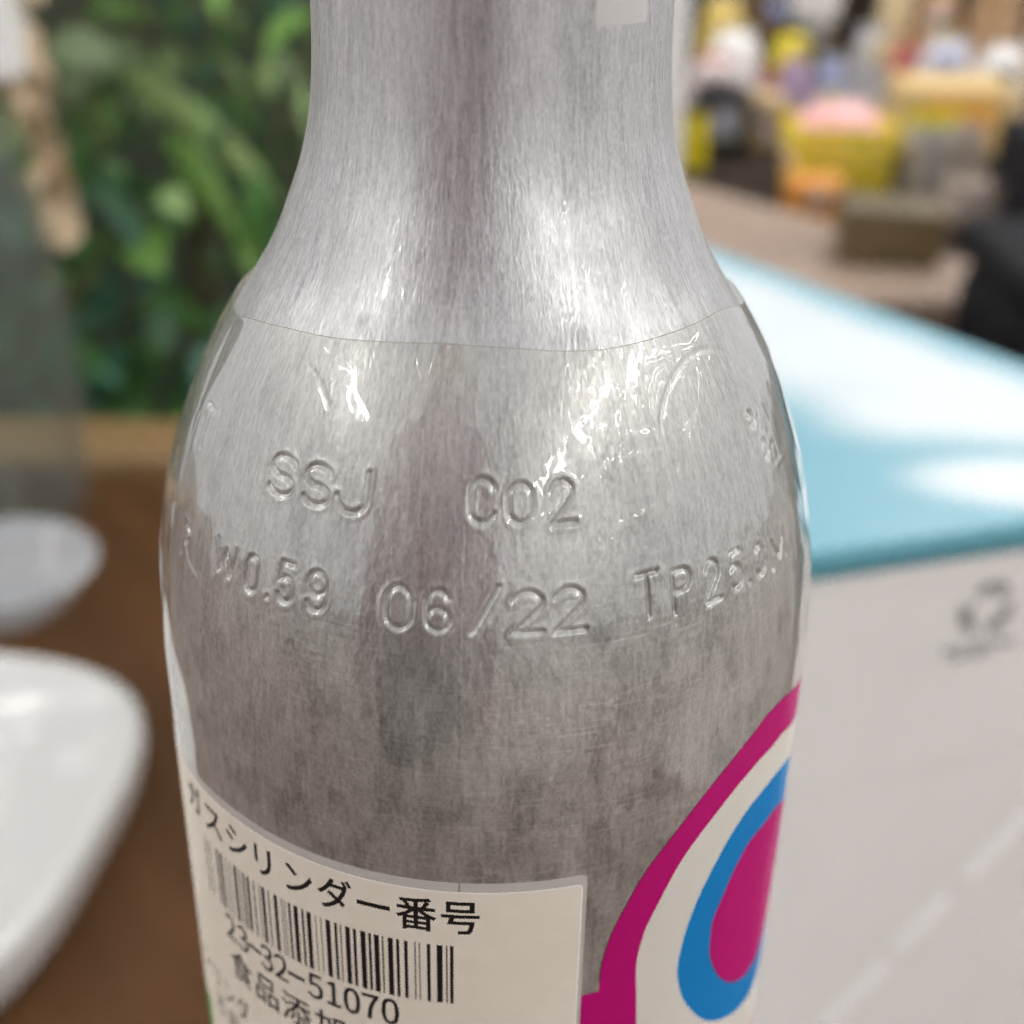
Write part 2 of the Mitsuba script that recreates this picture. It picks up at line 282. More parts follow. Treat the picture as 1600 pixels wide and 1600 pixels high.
MO = [(9.0, 271.0)] + spline([(10.77,271.0),(10.85,273.6),(11.5,276.85),(12.75,279.8),(14.6,283.1),(17.1,285.8),(20.2,288.5),(24,290.9),(26.3,291.95),(28.6,292.7),(30.7,292.75),(32.8,292.3),(36.5,291.2),(42,290.6),(50,291)]).tolist()
mag = Polygon(MO + [(60, 290), (62, 280), (60, 262), (58, 232), (9, 232)])
WI = spline([(30,246),(22,248.5),(17.4,255),(15.1,262),(14.56,268.7),(14.27,272.7),(14.72,275.8),(16.25,279.3),(18.3,282.65),(21.6,285.5),(25.1,287.5),(28.1,288.2),(31.4,288.3),(33.9,287.8),(37,286.9),(44,286.4)]).tolist()
WR_ = spline([(53,285),(56,276),(52,262),(45,253),(40,249),(36.7,247.7),(33,246.3)]).tolist()
whi = Polygon(WI + WR_).buffer(0)
blu = Polygon(spline([(43,281.6),(37,282.6),(34.1,283.7),(31.6,284.15),(27.8,283.9),(24.9,282.6),(22.3,279.8),(20.4,276.6),(19.25,273),(18.9,270),(19.6,266.6),(21.5,262.9),(24.1,259.7),(26.9,257.75),(30.2,256.2),(34,255.2),(37,255.3),(41,257.5),(44.5,263),(46.5,271),(46,279),(43.2,281.5)]).tolist()).buffer(0)
cor = Polygon(spline([(41,276.4),(37,277.4),(33.8,279),(31.9,279.45),(28.3,279.4),(25.7,277.7),(24.1,275.2),(22.95,272.5),(23.1,269.5),(24.1,266.6),(26.4,263.2),(28.7,261.3),(31.4,260.2),(33.8,260.1),(36.5,261.6),(39.5,265.5),(41.5,271),(41.1,276.3)]).tolist()).buffer(0)
EM = part(CYL, 'drop_emblem', ply(lay(mag, .02, .6), 'm_magenta', smooth=True), 'printed drop emblem, magenta, white and blue')
part(EM, 'white_drop', ply(lay(whi, .05, .6), 'm_white_ink', smooth=True)); part(EM, 'blue_drop', ply(lay(blu, .08, .6), 'm_blue_ink', smooth=True)); part(EM, 'magenta_core', ply(lay(cor, .11, .6), 'm_magenta', smooth=True))
bs('m_dark_ink', two(prin((.12, .008, .05), .4)))
part(EM, 'dark_outline', ply(lay(mag.buffer(.09).difference(mag.buffer(-.05)).intersection(sbox(10.2, 272, 50, 310)), .03, .6), 'm_dark_ink', smooth=True))
part(EM, 'dark_outline', ply(lay(cor.buffer(.1).difference(cor.buffer(-.02)).intersection(sbox(10, 255, 36, 282)), .12, .6), 'm_dark_ink', smooth=True))
# barcode label
paper_c = proc(lambda p, n, uv: mix((.74, .68, .575), (.79, .73, .625), fbm(p.x * 900, p.z * 700, p.y * 900)))
bs('m_paper', two(prin(paper_c, .42, specular=.35))); bs('m_ink', two(prin((.010, .009, .009), .6, specular=.2)))
bs('m_laminate', dict(type='blendbsdf', weight=.3, a=two(prin((.62, .6, .55), .3)), b=dict(type='thindielectric', int_ior=1.5)))
bs('m_rim', two(prin((.9, .88, .82), .25)))
def label_r(s, z): return metal_r(z) + film_gap(s, z) + .05 * np.exp(-((s + 1.35) / .2) ** 2)
lab_top = lambda s: 283.75 - .0 * s
lam = sbox(-70, 218, 9.13, 284.55).buffer(-.5).buffer(.5); pap = sbox(-69, 219, 8.74, 283.65).buffer(-.5).buffer(.5)
LB = part(CYL, 'barcode_label', ply(lay(lam, .05, rad=label_r), 'm_laminate', smooth=True), 'cream paper barcode label with black Japanese lettering')
part(LB, 'paper', ply(lay(pap, .10, rad=label_r), 'm_paper', smooth=True))
part(LB, 'paper_edge', ply(lay(pap.buffer(.02).difference(pap.buffer(-.11)), .13, rad=label_r), 'm_rim', smooth=True))
BARS = [(-28.92,-28.69),(-28.09,-27.92),(-26.85,-26.55),(-26.22,-25.79),(-25.28,-25.11),(-24.68,-24.52),(-23.98,-23.55),(-23.19,-23.01),(-22.69,-22.4),(-22.12,-21.73),(-21.24,-21.03),(-20.51,-20.38),(-20.13,-19.72),(-19.33,-19.14),(-18.61,-18.19),(-17.73,-17.61),(-17.39,-17.27),(-16.94,-16.68),(-16.35,-15.88),(-15.5,-15.25),(-14.96,-14.5),(-14.06,-13.96),(-13.54,-13.44),(-13.03,-12.57),(-12.19,-11.92),(-11.64,-11.52),(-11.15,-10.71),(-10.43,-10.14),(-9.75,-9.28),(-9.03,-8.78),(-8.54,-8.08),(-7.84,-7.7),(-7.32,-6.87),(-6.6,-6.33),(-5.92,-5.62),(-5.05,-4.93),(-4.67,-4.57),(-4.0,-3.71),(-3.18,-2.69),(-2.41,-2.28),(-2.08,-1.79)]
for a, b in BARS: part(LB, 'bar', ply(lay(sbox(a, 271.35, b, 277.85), .125, rad=label_r), 'm_ink', smooth=True))
GLYPHS = {"ガ":[[[97,96,101,99,104,99,106,97,107,93,109,92,110,88,112,87,113,82,107,80,103,89]],[[11,2,12,4,20,8,31,19,35,27,37,28,44,46,45,54,46,54,46,60,47,61,46,62,13,62,13,72,15,71,48,71,48,91,47,93,48,94,58,94,57,71,92,71,94,72,100,69,99,42,98,41,98,31,97,30,96,16,95,16,95,11,93,5,89,-1,84,-3,60,-2,59,8,75,7,76,6,83,8,86,15,87,26,88,27,89,49,90,50,89,62,56,62,54,46,53,46,53,42,50,33,45,22,43,21,39,13,31,4,29,4,21,-4,18,-4]],[[84,91,85,93,91,94,95,86,97,85,100,78,93,75,89,85]]],"ス":[[[19,-2,12,6,17,7,30,14,31,16,39,20,42,24,44,24,48,29,50,29,66,46,66,48,74,58,81,74,80,75,25,75,23,74,22,75,22,85,91,85,96,81,84,56,82,55,77,45,74,43,74,40,107,6,107,3,102,-2,99,-3,97,1,92,5,92,7,86,12,86,14,67,32,65,32,62,29,62,27,60,27,51,17,49,17,38,7,34,6,30,2,22,-2]]],"シ":[[[21,3,18,7,34,10,43,13,45,15,48,15,60,21,70,29,72,29,90,45,90,47,96,52,98,57,101,59,103,64,106,62,107,58,109,57,109,53,104,48,104,46,88,29,86,29,82,24,80,24,74,18,64,13,63,11,48,4,45,4,43,2,34,-1,30,-1,30,-2,26,-2,26,-3,23,-3]],[[31,84,31,86,33,87,35,92,38,92,47,85,57,80,62,75,59,72,59,70,57,68,55,68,54,70,52,70,51,72,49,72,48,74,46,74,45,76]],[[13,57,13,59,15,60,17,65,20,65,23,62,27,61,28,59,32,58,33,56,37,55,41,51,43,51,44,48,41,45,41,43,38,41,28,49,24,50,20,54]]],"リ":[[[45,1,45,4,54,6,65,12,76,23,81,35,81,41,82,42,82,91,93,91,92,39,91,39,90,29,85,18,73,5,56,-4,51,-5]],[[27,90,37,90,37,32,27,32]]],"ン":[[[22,1,17,8,34,11,43,14,45,16,48,16,70,28,89,45,89,47,94,51,94,53,101,61,104,69,106,69,108,63,111,60,109,55,102,47,102,45,99,43,99,41,78,21,54,7,51,7,49,5,46,5,38,1,26,-1,26,-2,22,-1]],[[21,80,21,82,28,88,31,85,33,85,36,81,38,81,40,78,42,78,53,67,55,67,58,63,50,56,38,68,36,68,33,72,31,72,28,76,26,76,24,79]]],"ダ":[[[99,98,100,101,106,102,115,86,111,84,108,84,102,96]],[[8,43,9,46,11,46,17,52,19,52,33,66,33,68,36,70,36,72,41,77,42,81,44,82,49,95,54,95,60,93,58,87,54,82,54,79,92,79,93,80,93,83,88,92,86,93,86,95,89,97,93,97,94,93,96,92,101,83,101,81,97,79,101,74,97,67,97,63,95,61,93,53,80,32,82,28,84,28,92,21,92,18,87,14,87,12,85,12,76,21,72,22,58,8,34,-6,26,-8,19,-1,19,0,32,4,45,11,50,16,52,16,55,20,57,20,64,27,64,30,59,32,51,39,49,39,47,42,40,45,40,47,47,53,48,51,52,50,65,40,67,40,68,38,72,37,77,44,85,60,87,66,87,70,47,70,40,62,40,60,19,40,15,38]]],"ー":[[[12,41,12,52,108,52,108,41,107,40,105,41,15,41,13,40]]],"番":[[[5,35,5,37,15,40,32,49,41,57,43,57,44,59,8,60,7,61,7,68,33,68,30,76,25,82,26,85,16,85,14,92,63,95,64,96,80,97,81,98,87,98,87,99,93,99,93,100,97,100,97,98,102,94,102,93,98,93,98,92,78,90,78,89,70,89,69,88,64,87,64,68,77,68,86,87,89,88,92,86,96,86,96,83,87,71,87,68,113,68,113,60,76,59,78,56,86,52,87,50,103,42,116,38,111,33,111,31,107,31,102,34,99,34,99,-9,90,-9,89,-5,32,-5,31,-10,23,-10,23,35,21,35,12,30,9,30,9,32],[30,40,29,37,92,38,92,39,86,41,85,43,77,47,65,58,64,39,55,39,54,57,49,52,47,52,43,47,41,47,34,41],[64,3,90,2,90,13,64,13],[64,20,90,19,90,30,64,30],[31,3,55,2,55,13,31,13],[31,21,33,19,55,19,55,30,31,30],[33,84,42,71,41,68,55,68,55,87,33,86]]],"号":[[[8,45,8,53,112,53,112,45,43,45,41,43,38,31,98,31,96,15,95,15,93,3,89,-5,83,-9,56,-9,54,0,56,-1,79,-1,83,4,85,14,86,14,87,23,25,23,25,26,27,28,32,45]],[[22,64,22,97,98,97,98,64],[87,72,88,89,31,89,31,72]]],"0":[[[6,33,7,62,8,62,8,67,10,73,15,82,19,86,28,90,38,90,46,87,55,77,55,74,59,66,60,52,61,51,60,28,59,28,57,16,53,8,46,1,38,-2,28,-2,21,1,15,6,10,15,8,26,7,26,7,33],[18,29,20,17,22,13,27,8,36,7,41,9,44,12,47,18,48,25,49,25,49,32,50,33,50,57,49,57,49,63,48,63,46,73,38,81,30,81,27,80,22,75,20,71,18,65,18,59,17,58,17,30]]],"1":[[[11,9,30,10,30,75,15,75,15,82,28,85,32,88,41,88,41,9,59,9,59,0,11,0]]],"2":[[[5,0,5,7,8,8,30,30,30,32,37,39,38,43,40,44,43,50,45,56,45,62,46,63,45,71,43,75,37,80,33,81,22,80,18,78,12,71,10,71,5,76,5,78,10,83,21,89,36,90,36,89,43,88,51,82,55,75,56,56,53,47,46,35,44,34,44,32,24,9,61,9,61,0]]],"3":[[[4,9,5,13,8,15,8,17,10,17,16,11,27,7,39,8,44,11,47,15,49,25,46,34,40,39,37,40,21,42,21,50,33,51,40,54,43,57,43,59,45,60,45,65,46,66,44,75,38,80,27,81,17,77,14,73,12,73,8,77,7,80,13,85,26,90,37,90,48,86,54,80,56,76,57,64,53,54,43,46,43,45,51,42,58,34,60,28,60,19,59,19,58,12,50,3,38,-2,20,-1,11,3]]],"4":[[[2,25,2,32,10,42,11,46,21,59,22,63,32,76,37,86,39,88,51,88,51,33,63,33,63,24,51,24,51,0,41,0,41,24,3,24],[15,36,15,33,41,33,41,73,39,73,39,71,37,70,35,64,23,48,17,37]]],"5":[[[4,11,8,16,10,16,12,13,21,8,34,7,41,10,46,15,49,24,48,37,46,41,39,47,26,48,15,43,10,47,11,50,13,88,56,88,56,79,23,79,23,75,22,74,22,64,21,63,21,54,27,56,40,56,50,52,56,46,60,36,60,21,54,8,50,4,43,0,37,-2,25,-2,25,-1,17,0,9,4,6,8,4,8]]],"7":[[[6,79,6,88,61,88,61,81,51,68,50,64,48,63,41,46,39,34,38,34,38,27,37,26,35,0,24,0,25,20,26,20,26,26,27,26,27,32,29,36,29,40,33,52,37,58,37,61,39,62,41,68,43,69,44,73,46,74,48,79]]],"-":[[[6,38,36,38,36,30,6,30]]],"食":[[[5,65,12,67,16,70,19,70,37,80,39,83,45,86,56,97,56,99,59,102,62,102,66,100,67,99,66,94,68,94,74,87,79,85,81,82,103,71,112,68,116,68,116,65,111,59,101,62,97,65,94,65,94,28,99,30,104,26,104,24,85,11,93,6,94,4,101,1,103,-2,105,-2,105,-4,100,-9,98,-9,82,3,62,13,61,15,53,18,58,24,60,24,77,15,87,21,89,24,91,24,91,26,36,26,35,3,42,3,42,4,64,8,64,0,25,-9,22,-1,26,4,26,64,24,64,16,59,10,57,10,59,7,61],[36,69,36,68,57,68,57,70,54,73,52,79,60,80,67,68,86,69,77,76,75,76,73,79,71,79,60,89,49,78,47,78,45,75,43,75,41,72,39,72],[35,34,85,33,85,44,35,44],[35,52,85,51,85,61,35,61]]],"品":[[[66,-10,66,43,111,43,111,-9,102,-9,102,-3,76,-3,74,-10],[75,7,102,6,102,34,75,34]],[[27,96,28,97,93,97,93,56,28,56,27,57],[36,66,84,65,84,88,36,88]],[[10,43,53,43,53,-8,52,-9,44,-9,44,-3,20,-3,18,-10,10,-10],[20,34,19,6,44,6,44,34]]],"添":[[[31,37,32,39,36,40,43,47,45,47,55,60,54,61,34,61,34,70,61,70,65,83,65,87,39,87,39,95,110,95,110,87,75,87,71,71,114,70,114,61,92,60,93,57,102,48,116,40,111,33,107,34,99,41,97,41,86,53,81,61,65,61,64,57,62,56,61,52,57,49,57,47,48,38,46,38,44,35,37,31,35,31,35,33]],[[92,33,93,35,97,37,100,37,100,35,108,25,110,19,112,18,115,12,116,9,115,6,111,4,108,4,108,7,101,21]],[[83,16,77,31,84,33,87,27,88,21,90,19,92,7,88,5,85,5]],[[51,-6,49,-2,63,-2,64,-1,64,48,72,48,72,-5,70,-8,64,-10,51,-10]],[[34,8,34,10,42,18,47,28,48,34,50,35,52,33,55,33,56,31,54,25,51,21,50,16,48,15,44,7,41,4,39,4,37,7]],[[11,96,15,100,17,100,31,92,35,87,29,81,15,92,11,93]],[[7,-3,17,16,17,19,22,28,22,31,25,34,31,29,31,27,27,20,25,12,21,6,21,3,16,-5,16,-8,14,-8,13,-6]],[[5,61,8,67,10,68,26,60,29,57,29,55,26,52,26,50,24,49,14,57]]],"加":[[[69,87,109,87,110,86,110,-7,101,-7,101,1,78,1,77,-8,69,-8],[77,11,101,10,101,78,77,78]],[[4,-4,4,-2,8,1,9,5,11,6,17,20,20,38,21,38,22,58,23,59,23,70,6,70,6,78,7,79,23,79,23,100,32,100,32,79,59,79,58,25,57,24,56,3,53,-4,49,-7,31,-8,29,1,43,1,46,3,47,11,48,12,49,48,50,49,50,70,33,70,32,64,31,63,31,49,30,48,29,33,28,33,28,28,27,28,24,13,17,-2,11,-8,11,-10]]],"不":[[[68,57,68,59,72,63,76,63,84,56,89,54,91,51,93,51,95,48,97,48,99,45,101,45,115,31,109,25,107,25,92,40,90,40,78,51,76,51]],[[6,30,6,32,14,35,15,37,23,41,25,44,27,44,30,48,32,48,49,65,49,67,53,70,53,72,56,74,59,81,61,83,60,84,8,84,8,93,112,93,112,84,73,84,67,73,65,72,65,-9,55,-9,55,57,53,57,53,55,35,38,33,38,30,34,28,34,18,26,11,23]]],"用":[[[4,-5,13,10,16,19,16,24,17,25,17,31,18,32,18,93,106,93,106,-3,103,-7,97,-9,78,-9,78,-5,76,-3,76,0,93,-1,97,0,98,3,97,27,65,27,65,-9,56,-9,55,27,26,27,22,8,15,-6,10,-10,7,-6],[65,37,98,36,98,56,65,56],[65,66,98,65,98,84,65,84],[27,37,56,36,56,56,27,56],[27,66,56,65,56,84,27,84]]]}
from shapely import affinity
def glyph(ch, s, z, w, h, slant=0, sub='character', bold=.0):
    if ch == '-': ch = 'ー'
    """centre (s, z), em box width and height in mm"""
    pg = [Polygon(np.array(r[0]).reshape(-1, 2), [np.array(q).reshape(-1, 2) for q in r[1:]]).buffer(0) for r in GLYPHS[ch]]
    from shapely import union_all
    u = union_all(pg); u = affinity.translate(u, -60 if ch not in '0123457-' else -(u.bounds[0] + u.bounds[2]) / 2, -45 if ch not in '0123457-' else -44)
    u = affinity.scale(u, w / 120, h / 120, origin=(0, 0)).buffer(bold); u = affinity.translate(u, s, z)
    part(LB, sub, ply(lay(u, .13, .6, rad=label_r), 'm_ink', smooth=True))
for ch, s in zip('ガスシリンダー番号', (-30.6, -26.8, -23.1, -19.6, -15.7, -12.05, -8.5, -4.86, -1.23)): glyph(ch, s, 280.95, 3.5, 3.75, bold=.055)
for ch, s in zip('23-32-51070', (-25.5, -23.6, -21.85, -20.2, -18.4, -16.6, -14.55, -12.65, -10.85, -9.1, -7.3)): glyph(ch, s, 269.35, *((3.3, 3.85) if ch != '-' else (2.3, 4)), bold=.045)
for ch, s in zip('食品添加', (-24.4, -20.7, -16.95, -13.1)): glyph(ch, s, 265.0, 3.6, 3.9, bold=.04)
for ch, s in zip('シリンダ', (-33.0, -30.2, -27.5, -24.9)): glyph(ch, s, 259.35, 2.6, 3.4)
for ch, s in zip('不用', (-29.9, -27.1)): glyph(ch, s, 255.5, 2.6, 3.4)
bs('m_green_ink', two(prin((.06, .3, .07), .4)))
part(LB, 'green_band', ply(lay(sbox(-60, 240, -34.2, 252.2), .12, rad=label_r), 'm_green_ink', smooth=True))
# small frosted sticker high on the neck
bs('m_sticker', dict(type='blendbsdf', weight=.35, a=two(prin((.92, .9, .87), .3)), b=dict(type='thindielectric', int_ior=1.5)))
part(CYL, 'neck_sticker', ply(lay(sbox(16.7, 346.5, 27.9, 366).buffer(-.3).buffer(.3), .07, rad=lambda s, z: PR(z)), 'm_sticker', smooth=True))

# ------------------------------------------------------------------ carton with blue lid, right behind the cylinder
E_ = np.array([.9536, .3011]); N_ = np.array([.3011, -.9536]); A_ = np.array([.045, .1545])
def cloud_top(p, n, uv):
    w = .03 * (fbm(p.x * 22, p.y * 22, octaves=3) - .5)
    d = (p.x - .30) * .817 + (p.y - .115) * .577           # distance in from the far edge
    along = (p.x - .17) * .577 - (p.y - .306) * .817       # along the far edge
    far = .3 - .0
    e = (.2223 - p.x) * .817 + (.2107 - p.y) * .577          # from the far right edge towards the near left
    band = smoothstep(.002, .024, e + w * .4) * (1 - smoothstep(.062, .098, e + w * .8 + .9 * dr.clip(along - .015, 0., .06)))
    band = band * (.85 + .3 * fbm(p.x * 30, p.y * 30, 2., octaves=3))
    q = dr.sqrt(dr.square((p.x - .138) / .030) + dr.square((p.y - .205) / .015)) + w * 8
    puff = 1 - smoothstep(.55, 1.35, q)
    return mix((.165, .39, .475), (.64, .70, .72), dr.clip(dr.maximum(band, puff), 0, 1))
bs('m_sky_print', two(prin(proc(cloud_top), .35, specular=.4))); bs('m_teal', two(prin((.08, .27, .33), .45)))
def card(p, n, uv):
    t = (p.x - .045) * .9536 + (p.y - .1545) * .3011
    return mix((.79, .77, .75), (.83, .81, .79), fbm(t * 40, p.z * 30, octaves=3))
def card_bump(p, n, uv):
    t = (p.x - .045) * .9536 + (p.y - .1545) * .3011
    a = (t - .0269 - .0283) * .7824 - (p.z - .044 - .0354) * .6226      # across the diagonal crease
    b = p.z - (.1319 + .035 * (t - .0335))
    return .00015 * smoothstep(-.003, .003, a) + .00025 * smoothstep(-.0006, .0006, b) + .0012 * fbm(t * 18, p.z * 18)
bs('m_carton', two(dict(type='bumpmap', arbitrary=proc(card_bump, eps=3e-4), scale=1.0, bsdf=prin(proc(card), .34, specular=.5))))
quad = [tuple(A_), (.2223, .2107), (.052, .453), (.0, .395)]
k = thing('carton', 'white carton with sky blue cloud printed lid right beside the cylinder', 'carton')
body = Polygon(quad).buffer(-.003).buffer(.0015)
m = trimesh.creation.extrude_polygon(body, .1985, engine='earcut'); part(k, 'box_body', ply(m, 'm_carton', smooth=40))
import manifold3d as m3
def lidmesh():
    s = m3.Manifold.sphere(.0022, 16); c = Polygon(quad).buffer(-.0018).exterior.coords[:-1]
    h = m3.Manifold.batch_hull([s.translate((x, y, z)) for x, y in c for z in (.2008, .2036)]).to_mesh()
    return trimesh.Trimesh(h.vert_properties[:, :3], h.tri_verts, process=False)
LID = part(k, 'lid', ply(lidmesh(), 'm_teal', smooth=40), 'sky blue lid printed with white clouds')
tp = Polygon(quad).buffer(-.0022); m = trimesh.creation.extrude_polygon(tp, .0006, engine='earcut'); m.apply_translation((0, 0, .20560)); part(LID, 'cloud_print', ply(m, 'm_sky_print'))
def on_face(t, z, w, h, off, rot=0):
    q = trimesh.creation.box((w, .00016, h)); q.apply_transform(trimesh.transformations.rotation_matrix(rot, [0, 1, 0]))
    q.apply_transform(trimesh.transformations.rotation_matrix(math.atan2(E_[1], E_[0]), [0, 0, 1]))
    c = A_ + E_ * (t + .027) + N_ * (off - .00135); q.apply_translation((c[0], c[1], z)); return q
bs('m_grey_print', two(prin((.27, .265, .255), .5)))
RM = None
for i, a in enumerate((90, 210, 330)):          # three curved arrows
    ms = []
    for j in range(9):
        b = math.radians(a - 38 + j * 8.2); r_ = .0062
        ms.append(on_face(.0552 + r_ * math.cos(b), .1824 + r_ * 1.02 * math.sin(b), .0016 + .0032 * (1 - abs(j - 5) / 6), .0042 - .0003 * j, .0001 + .00002 * j, -b + math.pi / 2))
    pm = cat(ms)
    RM = part(k, 'recycling_mark', ply(pm, 'm_grey_print'), 'grey three arrow mark') if RM is None else RM
    if i: part(RM, 'arrow', ply(pm, 'm_grey_print'))
for i, (t, w) in enumerate(((.0475, .0058), (.0552, .0062), (.0625, .0056), (.0495, .004), (.0555, .005))):
    part(RM, 'caption_bar', ply(on_face(t, .1713 if i < 3 else .1690, w, .0017 if i < 3 else .001, .0002 + .0001 * i), 'm_grey_print'))
# diagonal light reflections on the face, painted as thin near-white strips
bs('m_light_streak', two(prin((.95, .945, .93), .2, clearcoat=1.)))
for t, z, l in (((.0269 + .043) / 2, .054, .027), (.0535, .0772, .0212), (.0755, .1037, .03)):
    part(k, 'light_streak', ply(on_face(t + .002, z - .002, 0.0062, l, .0001, math.radians(39)), 'm_light_streak'))

# ------------------------------------------------------------------ left: white dish, clear dish, glass bottle
bs('m_porcelain', two(prin((.59, .585, .57), .08, specular=.5, clearcoat=.5, clearcoat_gloss=.95)))
def dish():
    n = 160; a = np.arange(n) * 2 * np.pi / n
    def ringp(hx, hy, p, z):
        c, s = np.cos(a), np.sin(a); r = (np.abs(c / hx) ** p + np.abs(s / hy) ** p) ** (-1 / p)
        return np.stack([r * c, r * s, np.full(n, z)], 1)
    L = [(.5, 0.), (.9, 0.), (.955, .002), (.985, .008), (1., .017), (.999, .0225), (.99, .0255), (.972, .0268), (.94, .0262), (.88, .0242), (.8, .0222), (.7, .0205), (.62, .019), (.57, .0165), (.54, .011), (.51, .0075), (.45, .0065), (.2, .006), (.01, .006)]
    V = np.vstack([ringp(.112 * k, .106 * k, 3.4 - .6 * (1 - min(1, k)), z) for k, z in L]); return trimesh.Trimesh(V, tri(grid_faces(len(L), n, True)), process=False)
DI = thing('white_dish', 'glossy white rounded square dish on the wooden table at lower left', 'dish')
part(DI, 'dish_body', ply(moved(dish(), (-.258, .281, .0005), -.10), 'm_porcelain', smooth=True))
bs('m_glass', dict(type='blendbsdf', weight=.972, a=two(prin((.85, .88, .85), .15, clearcoat=1.)), b=dict(type='thindielectric', int_ior=1.5, specular_transmittance=rgb((.96, .98, .965)))))
bs('m_cloudy', dict(type='blendbsdf', weight=.72, a=two(prin((.78, .82, .86), .2, clearcoat=1.)), b=dict(type='thindielectric', int_ior=1.5)))
cup = lathe([(0, .001), (.026, .001), (.03, .004), (.037, .012), (.043, .021), (.0465, .0255), (.0455, .0268), (.044, .0255), (.0405, .0205), (.0345, .0125), (.028, .0062), (.0245, .0042), (0, .004)], 72)
k = thing('clear_dish', 'small cloudy clear plastic dish in front of the glass bottle', 'dish')
part(k, 'dish_wall', ply(moved(cup, (-.249, .462, 0)), 'm_cloudy', smooth=40))
bl = [(0, .002), (.046, .002), (.0515, .006), (.0535, .02), (.0555, .06), (.0555, .085), (.053, .13), (.047, .175), (.042, .2), (.035, .225), (.024, .262), (.0165, .3), (.0155, .345), (.0165, .35), (.0165, .357), (.0145, .358),
      (.0128, .355), (.0128, .3), (.0205, .262), (.0315, .225), (.0385, .2), (.0435, .175), (.0495, .13), (.052, .085), (.052, .06), (.050, .022), (.046, .009), (0, .0085)]
k = thing('glass_bottle', 'clear glass bottle with sloping shoulder at the left edge of the table', 'bottle')
part(k, 'bottle_wall', ply(moved(lathe(bl, 96), (-.289, .562, 0)), 'm_glass', smooth=40))

# ------------------------------------------------------------------ leafy plants behind the table
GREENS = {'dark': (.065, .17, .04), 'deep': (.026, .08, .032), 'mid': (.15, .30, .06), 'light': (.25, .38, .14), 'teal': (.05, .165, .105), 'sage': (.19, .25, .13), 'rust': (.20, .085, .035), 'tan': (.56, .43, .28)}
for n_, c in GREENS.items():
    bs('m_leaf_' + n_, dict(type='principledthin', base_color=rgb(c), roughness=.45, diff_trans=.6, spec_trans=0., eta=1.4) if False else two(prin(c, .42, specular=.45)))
def leaf(l, w, curl, fold):
    u = np.linspace(0, 1, 8); half = w * np.sin(np.pi * u ** .8) ** .9 * (1 - .25 * u)
    rows = []
    for i, q in enumerate(u):
        for t in (-1, -.5, 0, .5, 1):
            rows.append((t * half[i], q * l, -curl * q * q * l + fold * abs(t) * half[i]))
    return trimesh.Trimesh(np.array(rows), tri(grid_faces(8, 5)), process=False)
LEAVES = [ply(leaf(1, a, b, c), None, smooth=True) for a, b, c in ((.34, .3, .35), (.42, .15, .25), (.26, .5, .3), (.48, .35, .15))]
bs('m_planter', two(prin((.05, .045, .04), .6))); bs('m_soil', two(prin((.03, .02, .014), .9))); bs('m_stem', two(prin((.10, .09, .04), .7))); bs('m_partition', two(prin((.06, .075, .045), .7)))
pl = thing('planter_box', 'dark planter trough behind the table, almost hidden by leaves', 'planter')
part(pl, 'trough', ply(rbox(.95, .26, .5, .01, (-.36, .87, -.72)), 'm_planter', smooth=30)); part(pl, 'soil', ply(rbox(.9, .22, .02, .004, (-.36, .87, -.228)), 'm_soil', smooth=30))
k = thing('partition', 'near black partition panel seen through gaps in the foliage', 'partition'); part(k, 'panel', ply(rbox(1.5, .03, 1.6, .005, (-.78, 1.14, -.72)), 'm_partition', smooth=30))
LR = random.Random(5)
def place_leaf(P, name, base, yaw, tilt, roll, size, mat):
    t = T().translate(base).rotate([0, 0, 1], yaw).rotate([1, 0, 0], tilt).rotate([0, 1, 0], roll).scale(size)
    part(P, name, {**LR.choice(LEAVES), 'bsdf': {'type': 'ref', 'id': 'm_leaf_' + mat}, 'to_world': t})
PLANTS = [('leafy plant with pale sage leaves at the far left, behind the glass bottle', -.52, ['mid', 'sage', 'dark']), ('leafy plant with mid green and rusty leaves, left of the cylinder at upper left', -.40, ['mid', 'light', 'dark', 'mid', 'deep', 'rust']),
          ('dark leafy plant with teal green leaves between rusty and light green plants', -.30, ['dark', 'teal', 'deep', 'mid', 'dark']), ('leafy plant with bright long leaves closest to the cylinder neck', -.20, ['mid', 'dark', 'light', 'deep', 'dark', 'sage', 'mid']), ('deep green leafy plant mostly hidden behind the cylinder', -.08, ['dark', 'mid', 'deep'])]
for lab, cx, mats in PLANTS:
    P = thing('leafy_plant', lab, 'plant')
    for j in range(4):
        x0, y0 = cx + LR.uniform(-.05, .05), .84 + LR.uniform(-.05, .08)
        path = [(x0, y0, -.22)]; 
        for q in range(1, 9): path.append((x0 + LR.uniform(-.02, .02) + .01 * q * LR.uniform(-1, 1), y0 - .006 * q, -.22 + q * .075))
        part(P, 'stem', ply(tube(path, np.linspace(.004, .0015, 9), 6), 'm_stem', smooth=True))
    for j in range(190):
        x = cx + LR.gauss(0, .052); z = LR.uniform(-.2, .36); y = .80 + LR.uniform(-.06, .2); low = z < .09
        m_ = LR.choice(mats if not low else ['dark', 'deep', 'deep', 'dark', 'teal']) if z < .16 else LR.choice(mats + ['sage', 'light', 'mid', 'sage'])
        place_leaf(P, 'leaf', (x, y, z), LR.uniform(90, 270), LR.uniform(-65, 25), LR.uniform(-40, 40), LR.uniform(.022, .05) * (1.25 if LR.random() < .15 else 1), m_)
